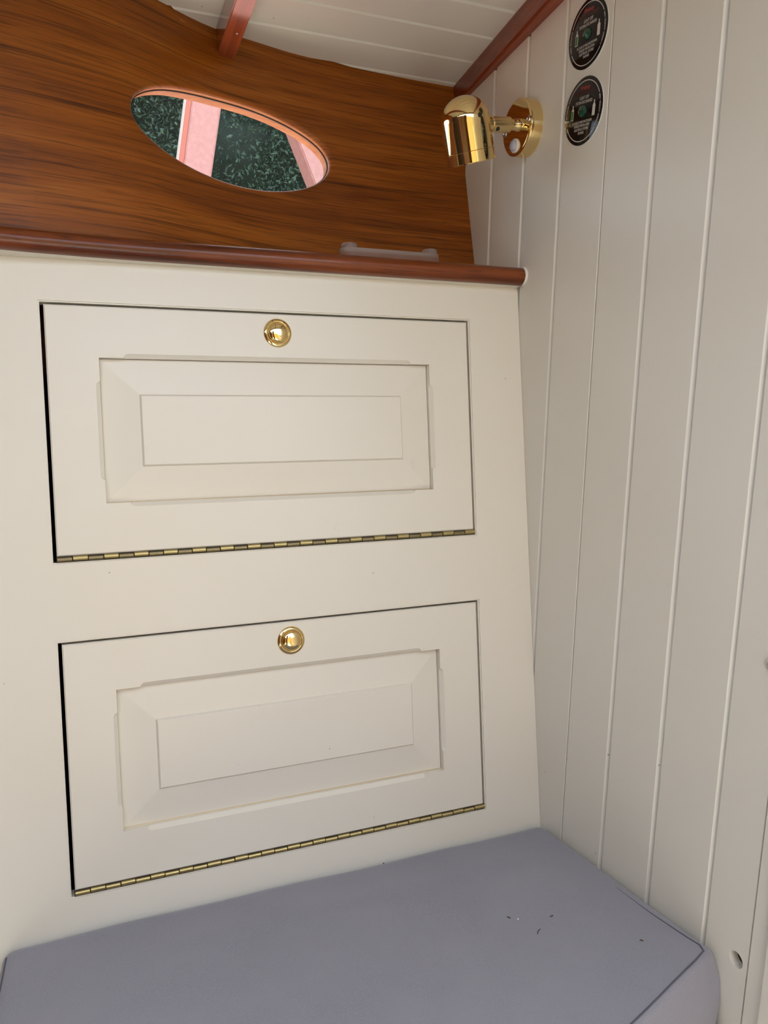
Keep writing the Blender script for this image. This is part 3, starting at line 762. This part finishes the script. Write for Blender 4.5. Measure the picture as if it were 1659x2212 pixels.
# ------------------------------------------------------------------ outside the port
GZ = -1.9
bm = NB(); box(bm, (-40, -40, GZ - 0.1), (40, 40, GZ)); struct(put('ground', bm, 'ground'))
bm = NB(); hexa(bm, [(-1.05, 0.22, -0.05), (0.7, 0.22, -0.05), (0.5, 1.2, -0.05), (-0.9, 1.2, -0.05), (-1.05, 0.22, 0.09), (0.7, 0.22, 0.09), (0.5, 1.2, 0.13), (-0.9, 1.2, 0.13)])
struct(put('foredeck', bm, 'salmon'))
def post(name, label, xl0, xr0, z0, sl, sr, ztop, yf, dep, mat):
    bm = NB(); f = lambda x, s, z: x + s * (z - z0)
    hexa(bm, [(f(xl0, sl, GZ), yf, GZ), (f(xr0, sr, GZ), yf, GZ), (f(xr0, sr, GZ), yf + dep, GZ), (f(xl0, sl, GZ), yf + dep, GZ),
              (f(xl0, sl, ztop), yf, ztop), (f(xr0, sr, ztop), yf, ztop), (f(xr0, sr, ztop), yf + dep, ztop), (f(xl0, sl, ztop), yf + dep, ztop)])
    bmesh.ops.bevel(bm, geom=bm.edges[:], offset=0.004, segments=2, affect='EDGES')
    root = tag(empty(name, (f(xl0, sl, GZ), yf, GZ)), label, 'post')
    put('timber', bm, mat, root)
    for nm, a, b, y0_, m_ in (('side_face_strip', -0.015, -0.001, 0.004, 'salmond'), ('edge_strip', -0.0195, -0.0155, 0.010, 'salmonw')) if name == 'timber_post' else ():  # added strip puts the darker look of the post's left side face into colour
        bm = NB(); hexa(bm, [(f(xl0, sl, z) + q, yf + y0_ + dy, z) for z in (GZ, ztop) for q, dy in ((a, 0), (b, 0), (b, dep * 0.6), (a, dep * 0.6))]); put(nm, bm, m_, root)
    return root
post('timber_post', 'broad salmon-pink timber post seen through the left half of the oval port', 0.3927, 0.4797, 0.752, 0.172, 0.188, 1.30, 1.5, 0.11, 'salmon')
post('sloping_post', 'salmon-pink sloping timber just showing at the right end of the oval port', 0.800, 0.92, 0.797, -0.383, -0.383, 1.15, 1.5, 0.08, 'salmon')
HD = empty('hedge', (1.2, 4.3, GZ)); tag(HD, 'dense dark green hedge outside the oval port', 'hedge')
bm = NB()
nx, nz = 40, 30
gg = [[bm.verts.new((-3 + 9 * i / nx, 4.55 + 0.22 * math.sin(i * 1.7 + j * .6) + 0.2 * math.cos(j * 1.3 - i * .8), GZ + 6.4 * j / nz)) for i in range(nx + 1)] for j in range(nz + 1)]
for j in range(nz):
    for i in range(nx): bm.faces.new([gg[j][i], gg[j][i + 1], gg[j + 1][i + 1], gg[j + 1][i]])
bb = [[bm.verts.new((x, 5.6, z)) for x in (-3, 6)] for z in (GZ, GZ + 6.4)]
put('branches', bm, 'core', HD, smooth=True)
vs, fs = [], []
rnd = random.Random(3)
for i in range(90000):
    x = rnd.uniform(-1.0, 3.4); z = rnd.uniform(0.4, 3.6); yv = 4.5 - abs(rnd.gauss(0, 0.28)) - 0.12 * math.sin(3 * x + 1.3 * z) * math.sin(2.3 * z - x)
    L_ = rnd.uniform(0.012, 0.045); w_ = L_ * rnd.uniform(0.06, 0.26)
    d = Vector((rnd.gauss(0, 1), rnd.gauss(0, .6) - 0.3, rnd.gauss(-.2, 1))).normalized(); n_ = d.cross(Vector((rnd.gauss(0, 1), rnd.gauss(0, 1), rnd.gauss(0, 1)))).normalized()
    c0 = Vector((x, yv, z)); b = len(vs); up = d.cross(n_) * (w_ * 0.3)
    vs += [c0 - d * L_ * .5, c0 + n_ * w_ + up, c0 + d * L_ * .5, c0 - n_ * w_ + up]; fs += [(b, b + 1, b + 2), (b, b + 2, b + 3)]
me = bpy.data.meshes.new('leaves'); o0 = origin(HD); me.from_pydata([tuple(v - o0) for v in vs], [], fs); me.materials.append(M['leaf'])
lo = bpy.data.objects.new('leaves', me); COL.objects.link(lo); lo.parent = HD; lo['kind'] = 'stuff'
